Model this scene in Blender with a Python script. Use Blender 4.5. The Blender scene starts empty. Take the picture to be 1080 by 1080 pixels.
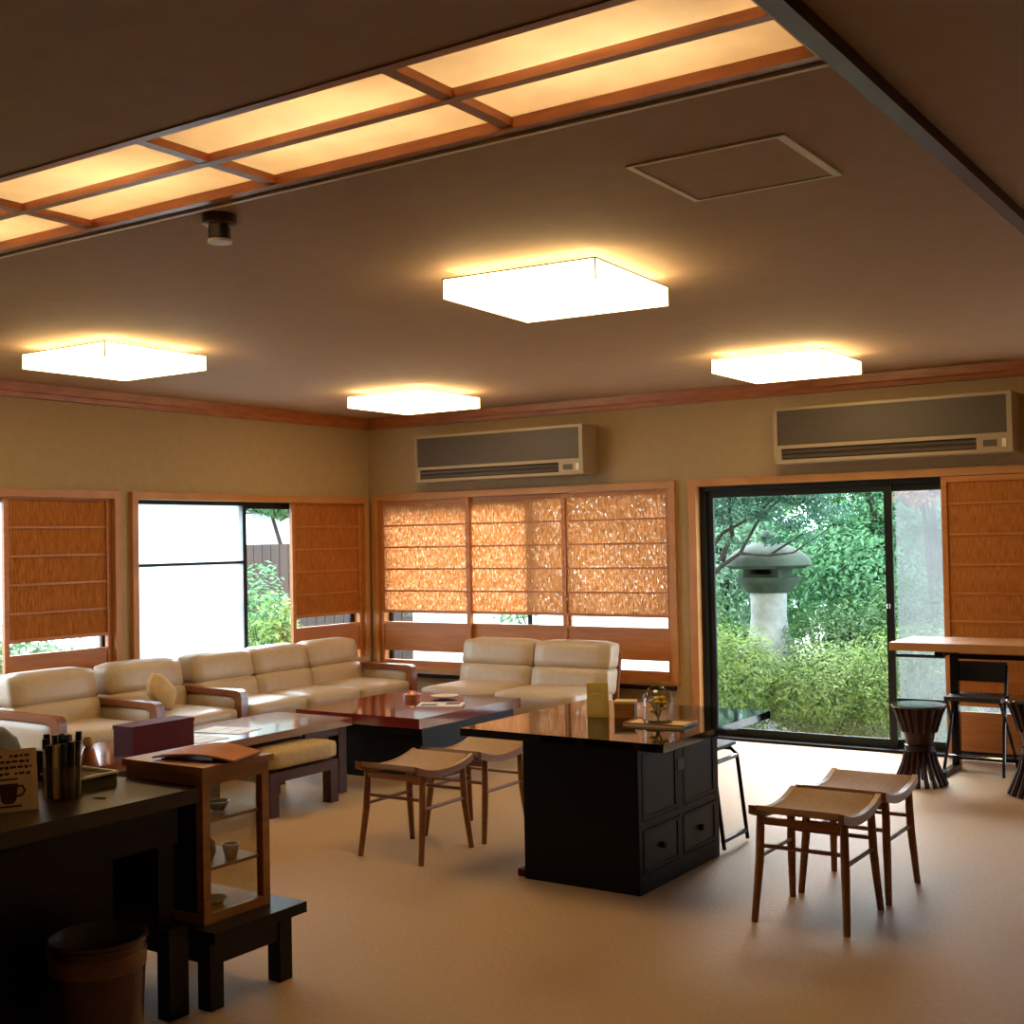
import bpy, bmesh, math, random
from mathutils import Vector, Matrix, Euler
random.seed(7)
S = bpy.context.scene
COL = S.collection
PI = math.pi

# ------------------------------------------------------------------ materials
def new_mat(name):
    m = bpy.data.materials.new(name); m.use_nodes = True
    nt = m.node_tree; nt.nodes.clear()
    out = nt.nodes.new('ShaderNodeOutputMaterial')
    return m, nt, out

def coords(nt, scale=(1, 1, 1)):
    tc = nt.nodes.new('ShaderNodeTexCoord'); mp = nt.nodes.new('ShaderNodeMapping')
    mp.inputs['Scale'].default_value = scale
    nt.links.new(tc.outputs['Object'], mp.inputs['Vector'])
    return mp.outputs['Vector']

def ramp(nt, fac, stops):
    r = nt.nodes.new('ShaderNodeValToRGB')
    els = r.color_ramp.elements
    els[0].position, els[0].color = stops[0][0], (*stops[0][1], 1)
    els[1].position, els[1].color = stops[-1][0], (*stops[-1][1], 1)
    for p, c in stops[1:-1]:
        e = els.new(p); e.color = (*c, 1)
    nt.links.new(fac, r.inputs[0])
    return r.outputs[0]

def noise(nt, vec, scale=5, detail=4, rough=.55):
    n = nt.nodes.new('ShaderNodeTexNoise'); n.inputs['Scale'].default_value = scale
    n.inputs['Detail'].default_value = detail; n.inputs['Roughness'].default_value = rough
    nt.links.new(vec, n.inputs['Vector'])
    return n.outputs['Fac']

def mat(name, c, c2=None, rough=.5, scale=(1, 1, 1), ns=6, bump=0, spec=.5, metal=0, coat=0, sheen=0):
    m, nt, out = new_mat(name)
    p = nt.nodes.new('ShaderNodeBsdfPrincipled')
    c2 = c2 or tuple(x*.8 for x in c)
    v = coords(nt, scale); n = noise(nt, v, ns)
    nt.links.new(ramp(nt, n, [(.3, c2), (.7, c)]), p.inputs['Base Color'])
    p.inputs['Roughness'].default_value = rough
    p.inputs['Specular IOR Level'].default_value = spec
    p.inputs['Metallic'].default_value = metal
    p.inputs['Coat Weight'].default_value = coat
    p.inputs['Coat Roughness'].default_value = .05
    p.inputs['Sheen Weight'].default_value = sheen
    if bump:
        b = nt.nodes.new('ShaderNodeBump'); b.inputs['Strength'].default_value = bump
        b.inputs['Distance'].default_value = .01
        nt.links.new(n, b.inputs['Height']); nt.links.new(b.outputs[0], p.inputs['Normal'])
    nt.links.new(p.outputs[0], out.inputs[0])
    return m

def emit(name, c, s):
    m, nt, out = new_mat(name)
    e = nt.nodes.new('ShaderNodeEmission'); e.inputs[0].default_value = (*c, 1); e.inputs[1].default_value = s
    nt.links.new(e.outputs[0], out.inputs[0]); return m

def glass_mat(name, tint=(1, 1, 1), refl=.07):
    m, nt, out = new_mat(name)
    t = nt.nodes.new('ShaderNodeBsdfTransparent'); t.inputs[0].default_value = (*tint, 1)
    g = nt.nodes.new('ShaderNodeBsdfGlossy'); g.inputs['Roughness'].default_value = .02
    mx = nt.nodes.new('ShaderNodeMixShader'); mx.inputs[0].default_value = refl
    nt.links.new(t.outputs[0], mx.inputs[1]); nt.links.new(g.outputs[0], mx.inputs[2])
    nt.links.new(mx.outputs[0], out.inputs[0]); return m

def thin_mat(name, c, trans, alpha=1.0, stripes=None):
    """cloth, paper, mesh or leaf: diffuse plus translucent, partly see-through between its threads"""
    m, nt, out = new_mat(name)
    d = nt.nodes.new('ShaderNodeBsdfDiffuse'); t = nt.nodes.new('ShaderNodeBsdfTranslucent')
    mx = nt.nodes.new('ShaderNodeMixShader'); mx.inputs[0].default_value = trans
    nt.links.new(d.outputs[0], mx.inputs[1]); nt.links.new(t.outputs[0], mx.inputs[2])
    if stripes:
        v = coords(nt, (90, 90, 9)); n = noise(nt, v, 1.6, 3, .6)
        col = ramp(nt, n, [(.3, tuple(x*.62 for x in c)), (.55, c), (.75, tuple(min(1, x*1.35) for x in c))])
        nt.links.new(col, d.inputs[0]); nt.links.new(col, t.inputs[0])
        v2 = coords(nt, (130, 130, 22)); n2 = noise(nt, v2, 1.3, 2, .5)
        gap = nt.nodes.new('ShaderNodeMath'); gap.operation = 'GREATER_THAN'; gap.inputs[1].default_value = stripes
        nt.links.new(n2, gap.inputs[0]); fac = gap.outputs[0]
    else:
        v = coords(nt); n = noise(nt, v, 3)
        col = ramp(nt, n, [(.3, tuple(x*.7 for x in c)), (.7, c)])
        nt.links.new(col, d.inputs[0]); nt.links.new(col, t.inputs[0]); fac = None
    last = mx
    if fac is not None or alpha < 1:
        tr = nt.nodes.new('ShaderNodeBsdfTransparent'); m2 = nt.nodes.new('ShaderNodeMixShader')
        if fac is not None: nt.links.new(fac, m2.inputs[0])
        else: m2.inputs[0].default_value = 1-alpha
        nt.links.new(mx.outputs[0], m2.inputs[1]); nt.links.new(tr.outputs[0], m2.inputs[2]); last = m2
    nt.links.new(last.outputs[0], out.inputs[0]); return m

def leaf_mat(name, c, c2, trans=.35):
    m, nt, out = new_mat(name)
    d = nt.nodes.new('ShaderNodeBsdfDiffuse'); t = nt.nodes.new('ShaderNodeBsdfTranslucent')
    g = nt.nodes.new('ShaderNodeBsdfGlossy'); g.inputs['Roughness'].default_value = .5
    mx = nt.nodes.new('ShaderNodeMixShader'); mx.inputs[0].default_value = trans
    m2 = nt.nodes.new('ShaderNodeMixShader'); m2.inputs[0].default_value = .04
    v = coords(nt); n = noise(nt, v, 9, 5, .7)
    col = ramp(nt, n, [(.36, c2), (.64, c)])
    nt.links.new(col, d.inputs[0]); nt.links.new(col, t.inputs[0])
    nt.links.new(d.outputs[0], mx.inputs[1]); nt.links.new(t.outputs[0], mx.inputs[2])
    nt.links.new(mx.outputs[0], m2.inputs[1]); nt.links.new(g.outputs[0], m2.inputs[2])
    nt.links.new(m2.outputs[0], out.inputs[0]); return m

M = {}
M['plaster'] = mat('plaster', (.42, .31, .175), (.385, .285, .155), .9, ns=14, bump=.1, spec=.2)
M['ceil'] = mat('ceiling_paper', (.43, .30, .205), (.40, .275, .185), .75, ns=10, bump=.04, spec=.2)
M['carpet'] = mat('carpet', (.45, .285, .14), (.39, .245, .115), .58, ns=60, bump=.25, spec=.42, sheen=.04)
M['trimwood'] = mat('reddish_trim_wood', (.42, .135, .032), (.27, .078, .018), .4, (2, 2, 14), 3)
M['framewood'] = mat('honey_cedar', (.50, .235, .075), (.40, .17, .048), .45, (1, 1, 1), 5)
M['screenwood'] = mat('orange_cedar', (.50, .19, .042), (.38, .13, .026), .45, (1, 1, 8), 4)
M['reed'] = thin_mat('woven_reed', (.62, .34, .165), .62, stripes=.63)
M['reedshade'] = thin_mat('shaded_woven_reed', (.42, .155, .04), .06, stripes=.86)  # same woven reed, missing backlight put into a darker, less translucent colour
M['alu'] = mat('dark_bronze_aluminium', (.010, .013, .013), rough=.45, spec=.25)
M['glass'] = glass_mat('window_glass', refl=.03)
M['case_glass'] = glass_mat('case_glass', (.9, .88, .82), .09)
M['frost'] = thin_mat('frosted_glass', (.93, .98, 1.0), .92)
M['net'] = thin_mat('insect_net', (.30, .33, .34), .4, alpha=.42)
M['sofa'] = mat('cream_upholstery', (.47, .36, .245), (.43, .325, .215), .40, ns=30, bump=.05, spec=.6)
M['armwood'] = mat('brown_arm_wood', (.26, .085, .026), (.17, .05, .014), .3, (1, 6, 1), 5, coat=.2)
M['legwood'] = mat('dark_brown_leg_wood', (.075, .024, .010), (.045, .014, .006), .4, (1, 1, 6), 5, spec=.25)
M['stoolwood'] = mat('walnut_stool_wood', (.29, .11, .033), (.19, .068, .02), .35, (1, 1, 8), 6)
M['stoolseat'] = mat('woven_tan_seat', (.42, .255, .12), (.32, .185, .085), .7, (60, 3, 60), 2, bump=.15)
M['black'] = mat('black_lacquer', (.004, .003, .003), (.003, .002, .002), .05, spec=.32)
M['blackbody'] = mat('black_stained_wood', (.006, .004, .003), (.004, .0025, .002), .45, (1, 1, 6), 4, spec=.15)
M['blackpanel'] = mat('dark_panel_wood', (.012, .0085, .0075), (.007, .005, .004), .4, (1, 1, 6), 4, spec=.2)
M['red'] = mat('red_lacquer', (.15, .014, .010), (.11, .010, .008), .1, coat=.6)
M['brown'] = mat('brown_table_wood', (.20, .065, .022), (.13, .038, .013), .14, (5, 1, 5), 5, coat=.5)
M['darkwood'] = mat('dark_espresso_wood', (.009, .004, .003), (.005, .0025, .002), .35, (5, 1, 5), 5, spec=.25)
M['desktop'] = mat('dark_desk_top_wood', (.035, .017, .009), (.02, .010, .006), .3, (5, 1, 5), 5)
M['casewood'] = mat('amber_case_wood', (.42, .19, .05), (.30, .12, .028), .4, (1, 1, 8), 5)
M['ottoman'] = mat('mustard_beige_cloth', (.50, .34, .15), (.42, .28, .12), .8, ns=30, bump=.1)
M['plastic'] = mat('aged_beige_plastic', (.36, .28, .18), (.33, .255, .165), .4)
M['grille'] = mat('taupe_grille', (.085, .062, .042), (.07, .05, .034), .5, (1, 1, 60), 3)
M['vent'] = mat('dark_vent', (.02, .015, .01), rough=.5)
M['lamp'] = emit('lit_lamp_shade', (1.0, .70, .31), 11)
M['tube'] = emit('lit_tube', (1.0, .80, .52), 56)
M['washi'] = thin_mat('paper_panel', (.95, .87, .72), .8)
M['housing'] = mat('white_housing', (.75, .62, .48), rough=.8)
M['wire'] = mat('lamp_wire', (.25, .22, .15), rough=.4)
M['reddrum'] = mat('dark_rosewood', (.040, .009, .006), (.020, .005, .004), .4, (6, 6, 1), 5, spec=.2)
M['metal'] = mat('black_tube_metal', (.015, .014, .014), rough=.25, metal=.6)
M['chrome'] = mat('chrome', (.6, .6, .6), rough=.15, metal=1)
M['stone'] = mat('weathered_granite', (.42, .45, .45), (.22, .25, .23), .9, ns=8, bump=.6)
M['stonedark'] = mat('mossy_granite', (.06, .085, .06), (.022, .038, .026), .95, ns=8, bump=.6)
M['bark'] = mat('dark_bark', (.045, .042, .034), (.02, .02, .016), .95, (6, 6, 1), 4, bump=.6)
M['soil'] = mat('garden_soil', (.10, .12, .055), (.05, .06, .03), .95, ns=3, bump=.4)
M['gravel'] = mat('pale_gravel', (.42, .42, .40), (.28, .28, .27), .95, ns=30, bump=.5)
M['fence'] = mat('dark_fence_board', (.05, .032, .026), (.03, .02, .016), .8, (14, 14, 1), 3)
M['white'] = mat('white_render', (.75, .78, .80), (.70, .73, .75), .8)
M['paper'] = mat('white_paper', (.78, .80, .82), rough=.5)
M['tan'] = mat('tan_card', (.80, .60, .34), (.74, .55, .30), .6)
M['yellow'] = thin_mat('yellow_card', (.90, .72, .26), .5)
M['choc'] = mat('chocolate_ink', (.06, .015, .008), rough=.5)
M['orange'] = mat('orange_cloth_cover', (.55, .19, .055), (.45, .14, .04), .6)
M['redbox'] = mat('maroon_box', (.11, .008, .010), rough=.6, spec=.15)
M['bin'] = mat('smoky_amber_bin', (.075, .024, .012), (.05, .016, .009), .25, coat=.3)
M['binlight'] = mat('worn_amber_band', (.20, .085, .035), (.09, .035, .015), .3, (1, 1, 4), 9)
M['flower'] = mat('yellow_petals', (.75, .55, .05), (.6, .40, .03), .6)
M['ivory'] = mat('ivory_ceramic', (.62, .55, .42), rough=.2, coat=.4)
M['oliv'] = mat('olive_glaze', (.10, .09, .035), rough=.25, coat=.4)
M['darkitem'] = mat('dark_glaze', (.02, .017, .02), rough=.2, coat=.4)
M['orangeglass'] = mat('orange_ceramic', (.50, .17, .08), rough=.2, coat=.4)
M['sil'] = mat('sill_white', (.62, .62, .60), rough=.35)
M['drumtop'] = mat('dark_drum_top', (.02, .035, .035), rough=.12, coat=.5)
M['detector'] = mat('brown_bakelite', (.05, .022, .010), rough=.3)
M['hatch'] = mat('hatch_alu', (.80, .74, .60), rough=.5)
LEAF = {
    'azalea': leaf_mat('azalea_leaf', (.27, .38, .075), (.05, .13, .03)),
    'azalea_dark': leaf_mat('boxwood_leaf', (.11, .24, .06), (.03, .09, .03)),
    'pine': leaf_mat('pine_leaf', (.07, .20, .12), (.015, .065, .045)),
    'mid': leaf_mat('broad_leaf', (.17, .42, .17), (.03, .13, .06)),
    'pale': leaf_mat('pale_leaf', (.30, .48, .32), (.10, .24, .13)),
    'maple': leaf_mat('maple_leaf', (.55, .24, .14), (.40, .22, .10)),
}

# ------------------------------------------------------------------ object helpers
def tag(o, label=None, cat=None, group=None, kind=None):
    if label: o['label'] = label
    if cat: o['category'] = cat
    if group: o['group'] = group
    if kind: o['kind'] = kind
    return o

def thing(name, label=None, cat=None, loc=(0, 0, 0), rot=0, group=None, kind=None):
    o = bpy.data.objects.new(name, None); COL.objects.link(o)
    o.empty_display_size = .1
    o.location = loc; o.rotation_euler = (0, 0, rot)
    return tag(o, label, cat, group, kind)

def finish(name, bm, m, parent=None, smooth=False, bevel=0, seg=2):
    if bevel:
        bmesh.ops.bevel(bm, geom=[e for e in bm.edges if e.is_manifold and e.calc_face_angle(0) > .5],
                        offset=bevel, segments=seg, profile=.5, affect='EDGES', clamp_overlap=True)
    bmesh.ops.recalc_face_normals(bm, faces=bm.faces)
    me = bpy.data.meshes.new(name); bm.to_mesh(me); bm.free()
    me.materials.append(m)
    if smooth:
        for f in me.polygons: f.use_smooth = True
        if bevel or smooth == 'angle': me.set_sharp_from_angle(angle=math.radians(40))
    o = bpy.data.objects.new(name, me); COL.objects.link(o)
    if parent: o.parent = parent
    return o

def bx(bm, x0, x1, y0, y1, z0, z1, mtx=None):
    vs = [bm.verts.new(v) for v in ((x0, y0, z0), (x1, y0, z0), (x1, y1, z0), (x0, y1, z0),
                                   (x0, y0, z1), (x1, y0, z1), (x1, y1, z1), (x0, y1, z1))]
    for f in ((0, 3, 2, 1), (4, 5, 6, 7), (0, 1, 5, 4), (1, 2, 6, 5), (2, 3, 7, 6), (3, 0, 4, 7)):
        bm.faces.new([vs[i] for i in f])
    if mtx is not None: bmesh.ops.transform(bm, matrix=mtx, verts=vs)
    return vs

def boxes(name, m, parent, lst, bevel=0, smooth=False, seg=2):
    bm = bmesh.new()
    for b in lst: bx(bm, *b)
    return finish(name, bm, m, parent, smooth, bevel, seg)

def box(name, m, parent, x0, x1, y0, y1, z0, z1, bevel=0, smooth=False, seg=2):
    return boxes(name, m, parent, [(x0, x1, y0, y1, z0, z1)], bevel, smooth, seg)

def tube_bm(bm, pts, radii, n=10, cap=True):
    pts = [Vector(p) for p in pts]
    if not hasattr(radii, '__len__'): radii = [radii]*len(pts)
    rings = []; up = None
    for i, p in enumerate(pts):
        d = (pts[min(i+1, len(pts)-1)]-pts[max(i-1, 0)]).normalized()
        if up is None:
            a = Vector((0, 0, 1)) if abs(d.z) < .9 else Vector((1, 0, 0))
            up = (a - d*a.dot(d)).normalized()
        else:
            up = (up - d*up.dot(d)).normalized()
        s = d.cross(up)
        rings.append([bm.verts.new(p + (up*math.cos(2*PI*k/n)+s*math.sin(2*PI*k/n))*radii[i]) for k in range(n)])
    for a, b in zip(rings, rings[1:]):
        for k in range(n): bm.faces.new((a[k], a[(k+1) % n], b[(k+1) % n], b[k]))
    if cap:
        bm.faces.new(rings[0][::-1]); bm.faces.new(rings[-1])

def tube(name, m, parent, pts, radii, n=10):
    bm = bmesh.new(); tube_bm(bm, pts, radii, n); return finish(name, bm, m, parent, 'angle')

def lathe(name, m, parent, prof, n=28, c=(0, 0, 0)):
    bm = bmesh.new(); rings = []
    for r, z in prof:
        if r < 1e-5: rings.append([bm.verts.new((c[0], c[1], c[2]+z))])
        else: rings.append([bm.verts.new((c[0]+r*math.cos(2*PI*k/n), c[1]+r*math.sin(2*PI*k/n), c[2]+z)) for k in range(n)])
    for a, b in zip(rings, rings[1:]):
        for k in range(n):
            f = [a[k % len(a)], a[(k+1) % n % len(a)], b[(k+1) % n % len(b)], b[k % len(b)]]
            f = list(dict.fromkeys(f))
            if len(f) > 2: bm.faces.new(f)
    return finish(name, bm, m, parent, 'angle')

def cushion(name, m, parent, x0, x1, y0, y1, z0, z1, r=.03, shear=0, puff=.012):
    """soft box: bevelled, gently puffed, sheared in x with height"""
    bm = bmesh.new(); bx(bm, x0, x1, y0, y1, z0, z1)
    bmesh.ops.subdivide_edges(bm, edges=bm.edges[:], cuts=5, use_grid_fill=True)
    cx, cy, cz = (x0+x1)/2, (y0+y1)/2, (z0+z1)/2
    hx, hy, hz = (x1-x0)/2, (y1-y0)/2, (z1-z0)/2
    for v in bm.verts:
        p = [(v.co.x-cx)/hx, (v.co.y-cy)/hy, (v.co.z-cz)/hz]
        co = []
        for i, (c, h) in enumerate(((cx, hx), (cy, hy), (cz, hz))):
            rr = min(r, h*.9)
            # round edges: pull towards the inset box
            co.append(max(-(h-rr), min(h-rr, p[i]*h)))
        d = Vector((p[0]*hx-co[0], p[1]*hy-co[1], p[2]*hz-co[2]))
        if d.length > 1e-6: d = d.normalized()*min(r, hx*.9, hy*.9, hz*.9)
        q = Vector((cx+co[0], cy+co[1], cz+co[2])) + d
        w = [(1-p[i]**4) for i in range(3)]
        q += Vector((p[0]*w[1]*w[2]*puff, p[1]*w[0]*w[2]*puff*.4, p[2]*w[0]*w[1]*puff))
        q.x += shear*(q.z-z0)
        v.co = q
    return finish(name, bm, m, parent, True)

def prism(name, m, parent, poly, axis, a0, a1, bevel=0, smooth=False):
    """poly: 2D outline extruded along axis ('x': poly is (y,z); 'y': (x,z); 'z': (x,y))"""
    bm = bmesh.new()
    def P(q, a): return {'x': (a, q[0], q[1]), 'y': (q[0], a, q[1]), 'z': (q[0], q[1], a)}[axis]
    A = [bm.verts.new(P(q, a0)) for q in poly]; B = [bm.verts.new(P(q, a1)) for q in poly]
    n = len(poly)
    for k in range(n): bm.faces.new((A[k], A[(k+1) % n], B[(k+1) % n], B[k]))
    bm.faces.new(A[::-1]); bm.faces.new(B)
    return finish(name, bm, m, parent, smooth, bevel)

def copy_tree(o, parent=None):
    c = o.copy(); COL.objects.link(c); c.parent = parent
    for ch in list(o.children): copy_tree(ch, c)
    return c

# ------------------------------------------------------------------ room shell
H = 2.465
XR, YN = 8.2, -11.0
def struct(o): o['kind'] = 'structure'; return o
struct(box('floor', M['carpet'], None, -.2, XR, YN, .0, -.1, 0))
# back wall: window from x .06 to 2.86, garden door from 2.98 to 6.4
struct(boxes('wall_back', M['plaster'], None, [
    (-.2, XR+.2, 0, .16, 1.80, 2.75), (-.2, .06, 0, .16, 0, 1.80), (.06, 2.86, 0, .16, 0, .36),
    (2.86, 2.98, 0, .16, 0, 1.80), (6.4, XR+.2, 0, .16, 0, 1.80)]))
# left wall: window A y -5.3..-2.60, window B y -2.50..-.06
struct(boxes('wall_left', M['plaster'], None, [
    (-.16, 0, YN, 0, 1.80, 2.75), (-.16, 0, YN, 0, 0, .44), (-.16, 0, -.06, 0, .44, 1.80),
    (-.16, 0, -2.60, -2.50, .44, 1.80), (-.16, 0, YN, -5.3, .44, 1.80)]))
struct(box('wall_right', M['plaster'], None, XR, XR+.2, YN, 0, 0, 2.75))
struct(box('wall_near', M['plaster'], None, -.2, XR+.2, YN-.2, YN, 0, 2.75))
TX0, TX1, TY0, TY1 = .18, 5.99, -6.035, -5.495
struct(boxes('ceiling', M['ceil'], None, [
    (-.0, XR, TY1, 0, H, H+.08), (0, XR, YN, TY0, H, H+.08), (TX1, XR, TY0, TY1, H, H+.08), (0, TX0, TY0, TY1, H, H+.08)]))
struct(box('roof_slab', M['plaster'], None, -.5, XR+.8, YN-.6, .45, 2.80, 2.95)).name = 'ceiling_roof_slab'
# cornice
def cornice(name, pts):
    o = finish(name, *pts); return struct(o)
def cornice_back():
    return prism('trim_1', M['trimwood'], None, [(0, 2.37), (-.028, 2.372), (-.034, 2.40), (-.042, 2.41), (-.048, H-.001), (0, H-.001)], 'x', 0, XR, .003)
def cornice_left():
    return prism('trim_2', M['trimwood'], None, [(0, 2.37), (.028, 2.372), (.034, 2.40), (.042, 2.41), (.048, H-.001), (0, H-.001)], 'y', YN, -.05, .003)
struct(cornice_back()); struct(cornice_left())
# ceiling beam at x = 6 (dark, runs to the back wall)
struct(box('trim_3', M['legwood'], None, 5.995, 6.04, YN, -.05, 2.43, H-.001, .003))
struct(box('trim_5', M['hatch'], None, TX0, 5.99, -5.478, -5.462, 2.455, H-.001))
# baseboards
struct(boxes('baseboard_left', M['trimwood'], None, [(0, .015, YN, 0, 0, .06)]))
struct(boxes('baseboard_back', M['trimwood'], None, [(.016, 2.96, -.015, 0, 0, .06)]))

# ------------------------------------------------------------------ windows
def window(name, axis, a0, a1, z0, z1, head=True, foot=True):
    """wooden surround. axis 'x' = in back wall (a = x), 'y' = in left wall (a = y)"""
    w = thing(name, kind='structure')
    t = .05; dep = (-.035, .15)
    L = [(a0, a0+t, z0, z1-t), (a1-t, a1, z0, z1-t), (a0, a1, z1-t, z1)]
    if foot: L.append((a0+t, a1-t, z0, z0+.035))
    bm = bmesh.new()
    for (p, q, r, s) in L:
        if axis == 'x': bx(bm, p, q, dep[0], dep[1], r, s)
        else: bx(bm, -dep[1], -dep[0], p, q, r, s)
    finish('window_frame', bm, M['framewood'], w, 'angle', .003)
    return w

def sash(parent, axis, a0, a1, z0, z1, d, glass, mids=(), t=.035, dep=.02, bottom=.045):
    L = [(a0, a0+t, z0, z1), (a1-t, a1, z0, z1), (a0+t, a1-t, z1-t, z1), (a0+t, a1-t, z0, z0+bottom)]
    for zm in mids: L.append((a0+t, a1-t, zm-.010, zm+.010))
    bm = bmesh.new(); g = bmesh.new()
    for (p, q, r, s) in L:
        if axis == 'x': bx(bm, p, q, d, d+dep, r, s)
        else: bx(bm, -d-dep, -d, p, q, r, s)
    f = finish('sash', bm, M['alu'], parent, False)
    p, q, r, s = a0+t, a1-t, z0+bottom, z1-t
    if axis == 'x': bx(g, p, q, d+.008, d+.012, r, s)
    else: bx(g, -d-.012, -d-.008, p, q, r, s)
    o = finish('pane', g, glass, f)
    return f

# back window
w1 = window('window_1', 'x', .05, 2.87, .352, 1.825)
sash(w1, 'x', .10, 1.60, .388, 1.775, .115, M['glass'], bottom=.025)
sash(w1, 'x', 1.52, 2.82, .388, 1.775, .09, M['frost'], bottom=.025)
# left windows
w2 = window('window_2', 'y', -2.505, -.05, .44, 1.80)
sash(w2, 'y', -2.455, -1.36, .475, 1.75, .06, M['frost'], (1.295,), t=.03)
sash(w2, 'y', -1.44, -.10, .475, 1.75, .095, M['glass'], t=.05)
w3 = window('window_3', 'y', -5.3, -2.60, .44, 1.80)
sash(w3, 'y', -5.25, -3.9, .475, 1.75, .095, M['glass'])
sash(w3, 'y', -4.0, -2.65, .475, 1.75, .07, M['glass'])
# garden door
d1 = thing('door_1', kind='structure')
bm = bmesh.new()
for b in ((2.975, 3.035, -.035, .15, 0, 1.775), (6.35, 6.40, -.035, .15, 0, 1.775), (2.975, 6.40, -.035, .15, 1.775, 1.825)): bx(bm, *b)
finish('door_frame', bm, M['framewood'], d1, 'angle', .003)
box('threshold', M['blackbody'], d1, 3.035, 6.35, -.02, .15, .001, .018)
boxes('outer_frame', M['alu'], d1, [(3.036, 3.075, .03, .14, .018, 1.774), (3.075, 6.35, .03, .14, 1.745, 1.774)])
s = sash(d1, 'x', 3.076, 4.395, .02, 1.744, .06, M['glass'], t=.05, bottom=.055)
s2 = sash(d1, 'x', 4.335, 5.40, .02, 1.744, .085, M['glass'], (.622, .333), t=.05, bottom=.055)
s3 = sash(d1, 'x', 5.35, 6.349, .02, 1.744, .06, M['glass'], t=.05)
box('insect_net', M['net'], d1, 4.40, 5.38, .118, .120, .02, 1.744)
lathe('lock', M['chrome'], d1, [(0, 0), (.014, 0), (.014, .03), (0, .03)], 10, (4.36, .05, .93))

# reed sliding screens
def reed_screen(name, axis, a0, a1, d, label, reed='reed', zs=(1.56, 1.38, 1.20, 1.02), ztop=1.77, gap1=(.765, .84), gap2=(.445, .54), z0=.42, mids=(), group=None, side=0, boost=0):
    r = thing(name, label, 'screen', group=group)
    t = .035; th = .028
    def W(p, q, r0, s0, e0, e1):
        return (p, q, d+e0, d+e1, r0, s0) if axis == 'x' else (-d-e1, -d-e0, p, q, r0, s0)
    Lf = [(a0, a0+t, z0, ztop), (a1-t, a1, z0, ztop), (a0+t, a1-t, ztop-t, ztop),
          (a0+t, a1-t, gap1[1], gap1[1]+.022), (a0+t, a1-t, gap1[0]-.022, gap1[0]),
          (a0+t, a1-t, gap2[1], gap2[1]+.022)]
    if gap2[0] > z0: Lf.append((a0+t, a1-t, z0, gap2[0]))
    boxes('frame', M['screenwood'], r, [W(*q, -th, 0) for q in Lf], .002)
    bm = bmesh.new(); bx(bm, *W(a0+t, a1-t, gap1[1]+.022, ztop-t, -.014, -.011)); finish('reed_panel', bm, M[reed], r)
    if reed == 'reedshade':  # unseen second reed layer added behind, cuts daylight like stacked screens
        bm = bmesh.new(); bx(bm, *W(a0+t, a1-t, gap1[1]+.022, ztop-t, .020, .023)); finish('added_reed_layer', bm, M[reed], r)
    boxes('rail', M['screenwood'], r, [W(a0+t, a1-t, z-.007, z+.007, -.024, -.0145) for z in zs])
    box('apron_board', M['screenwood'], r, *W(a0+t, a1-t, gap2[1]+.022, gap1[0]-.022, -.018, -.008))
    return r
G = 'reed sliding screens along the windows'
reed_screen('reed_screen', 'x', .105, 1.03, .03, 'reed sliding screen on back window next to the room corner', group=G, z0=.39, gap2=(.452, .528))
reed_screen('reed_screen', 'x', .985, 1.945, .061, 'middle reed sliding screen of the back window, behind the cream two-seat sofa', group=G, z0=.39, gap2=(.452, .528))
reed_screen('reed_screen', 'x', 1.895, 2.815, .03, 'reed sliding screen at the right end of the back window, pinkish and bright', group=G, z0=.39, gap2=(.452, .528))
reed_screen('reed_screen', 'y', -.93, -.105, .03, 'reed sliding screen pushed into the corner end of the left window beside the clear pane', 'reedshade', group=G)
reed_screen('reed_screen', 'y', -3.46, -2.655, .03, 'reed sliding screen behind the two cream armchairs', 'reedshade', group=G)
reed_screen('reed_screen', 'x', 4.735, 5.66, .0, 'full height reed sliding screen beside the garden door, behind the high table', 'reedshade',
            gap1=(.295, .33), gap2=(.012, .05), z0=.019, zs=(1.60, 1.405, 1.215, 1.035, .86, .68, .50), ztop=1.77, group=G)
# window stools (sills)
struct(box('trim_6', M['darkwood'], None, .06, 2.86, -.10, -.036, .33, .36, .004))

# ------------------------------------------------------------------ ceiling lamps
def lamp(x, y, label, first=[None]):
    if first[0] is None:
        r = thing('ceiling_lamp', label, 'lamp', (x, y, H), 0, 'square ceiling lamps')
        box('shade', M['lamp'], r, -.325, .325, -.325, .325, -.113, -.034, .008)
        box('base_plate', M['housing'], r, -.20, .20, -.20, .20, -.034, -.0005)
        bm = bmesh.new()
        e = .327; q = .0025
        for sx in (-1, 1):
            bx(bm, sx*e-q, sx*e+q, -e, e, -.040, -.035)
            bx(bm, -e, e, sx*e-q, sx*e+q, -.040, -.035)
            for sy in (-1, 1): bx(bm, sx*e-q, sx*e+q, sy*e-q, sy*e+q, -.115, -.035)
        finish('wire_frame', bm, M['wire'], r)
        first[0] = r
    else:
        r = copy_tree(first[0]); r.location = (x, y, H); r.rotation_euler = (0, 0, 0); r['label'] = label
    return r
lamp(4.33, -3.95, 'largest looking glowing square ceiling lamp above the black table')
bpy.data.objects['ceiling_lamp'].rotation_euler = (0, 0, .06)
lamp(1.55, -3.85, 'glowing square ceiling lamp above the two cream armchairs by the left wall')
lamp(1.50, -1.27, 'glowing square ceiling lamp nearest the room corner')
lamp(4.21, -1.24, 'glowing square ceiling lamp in front of the garden door')

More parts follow.
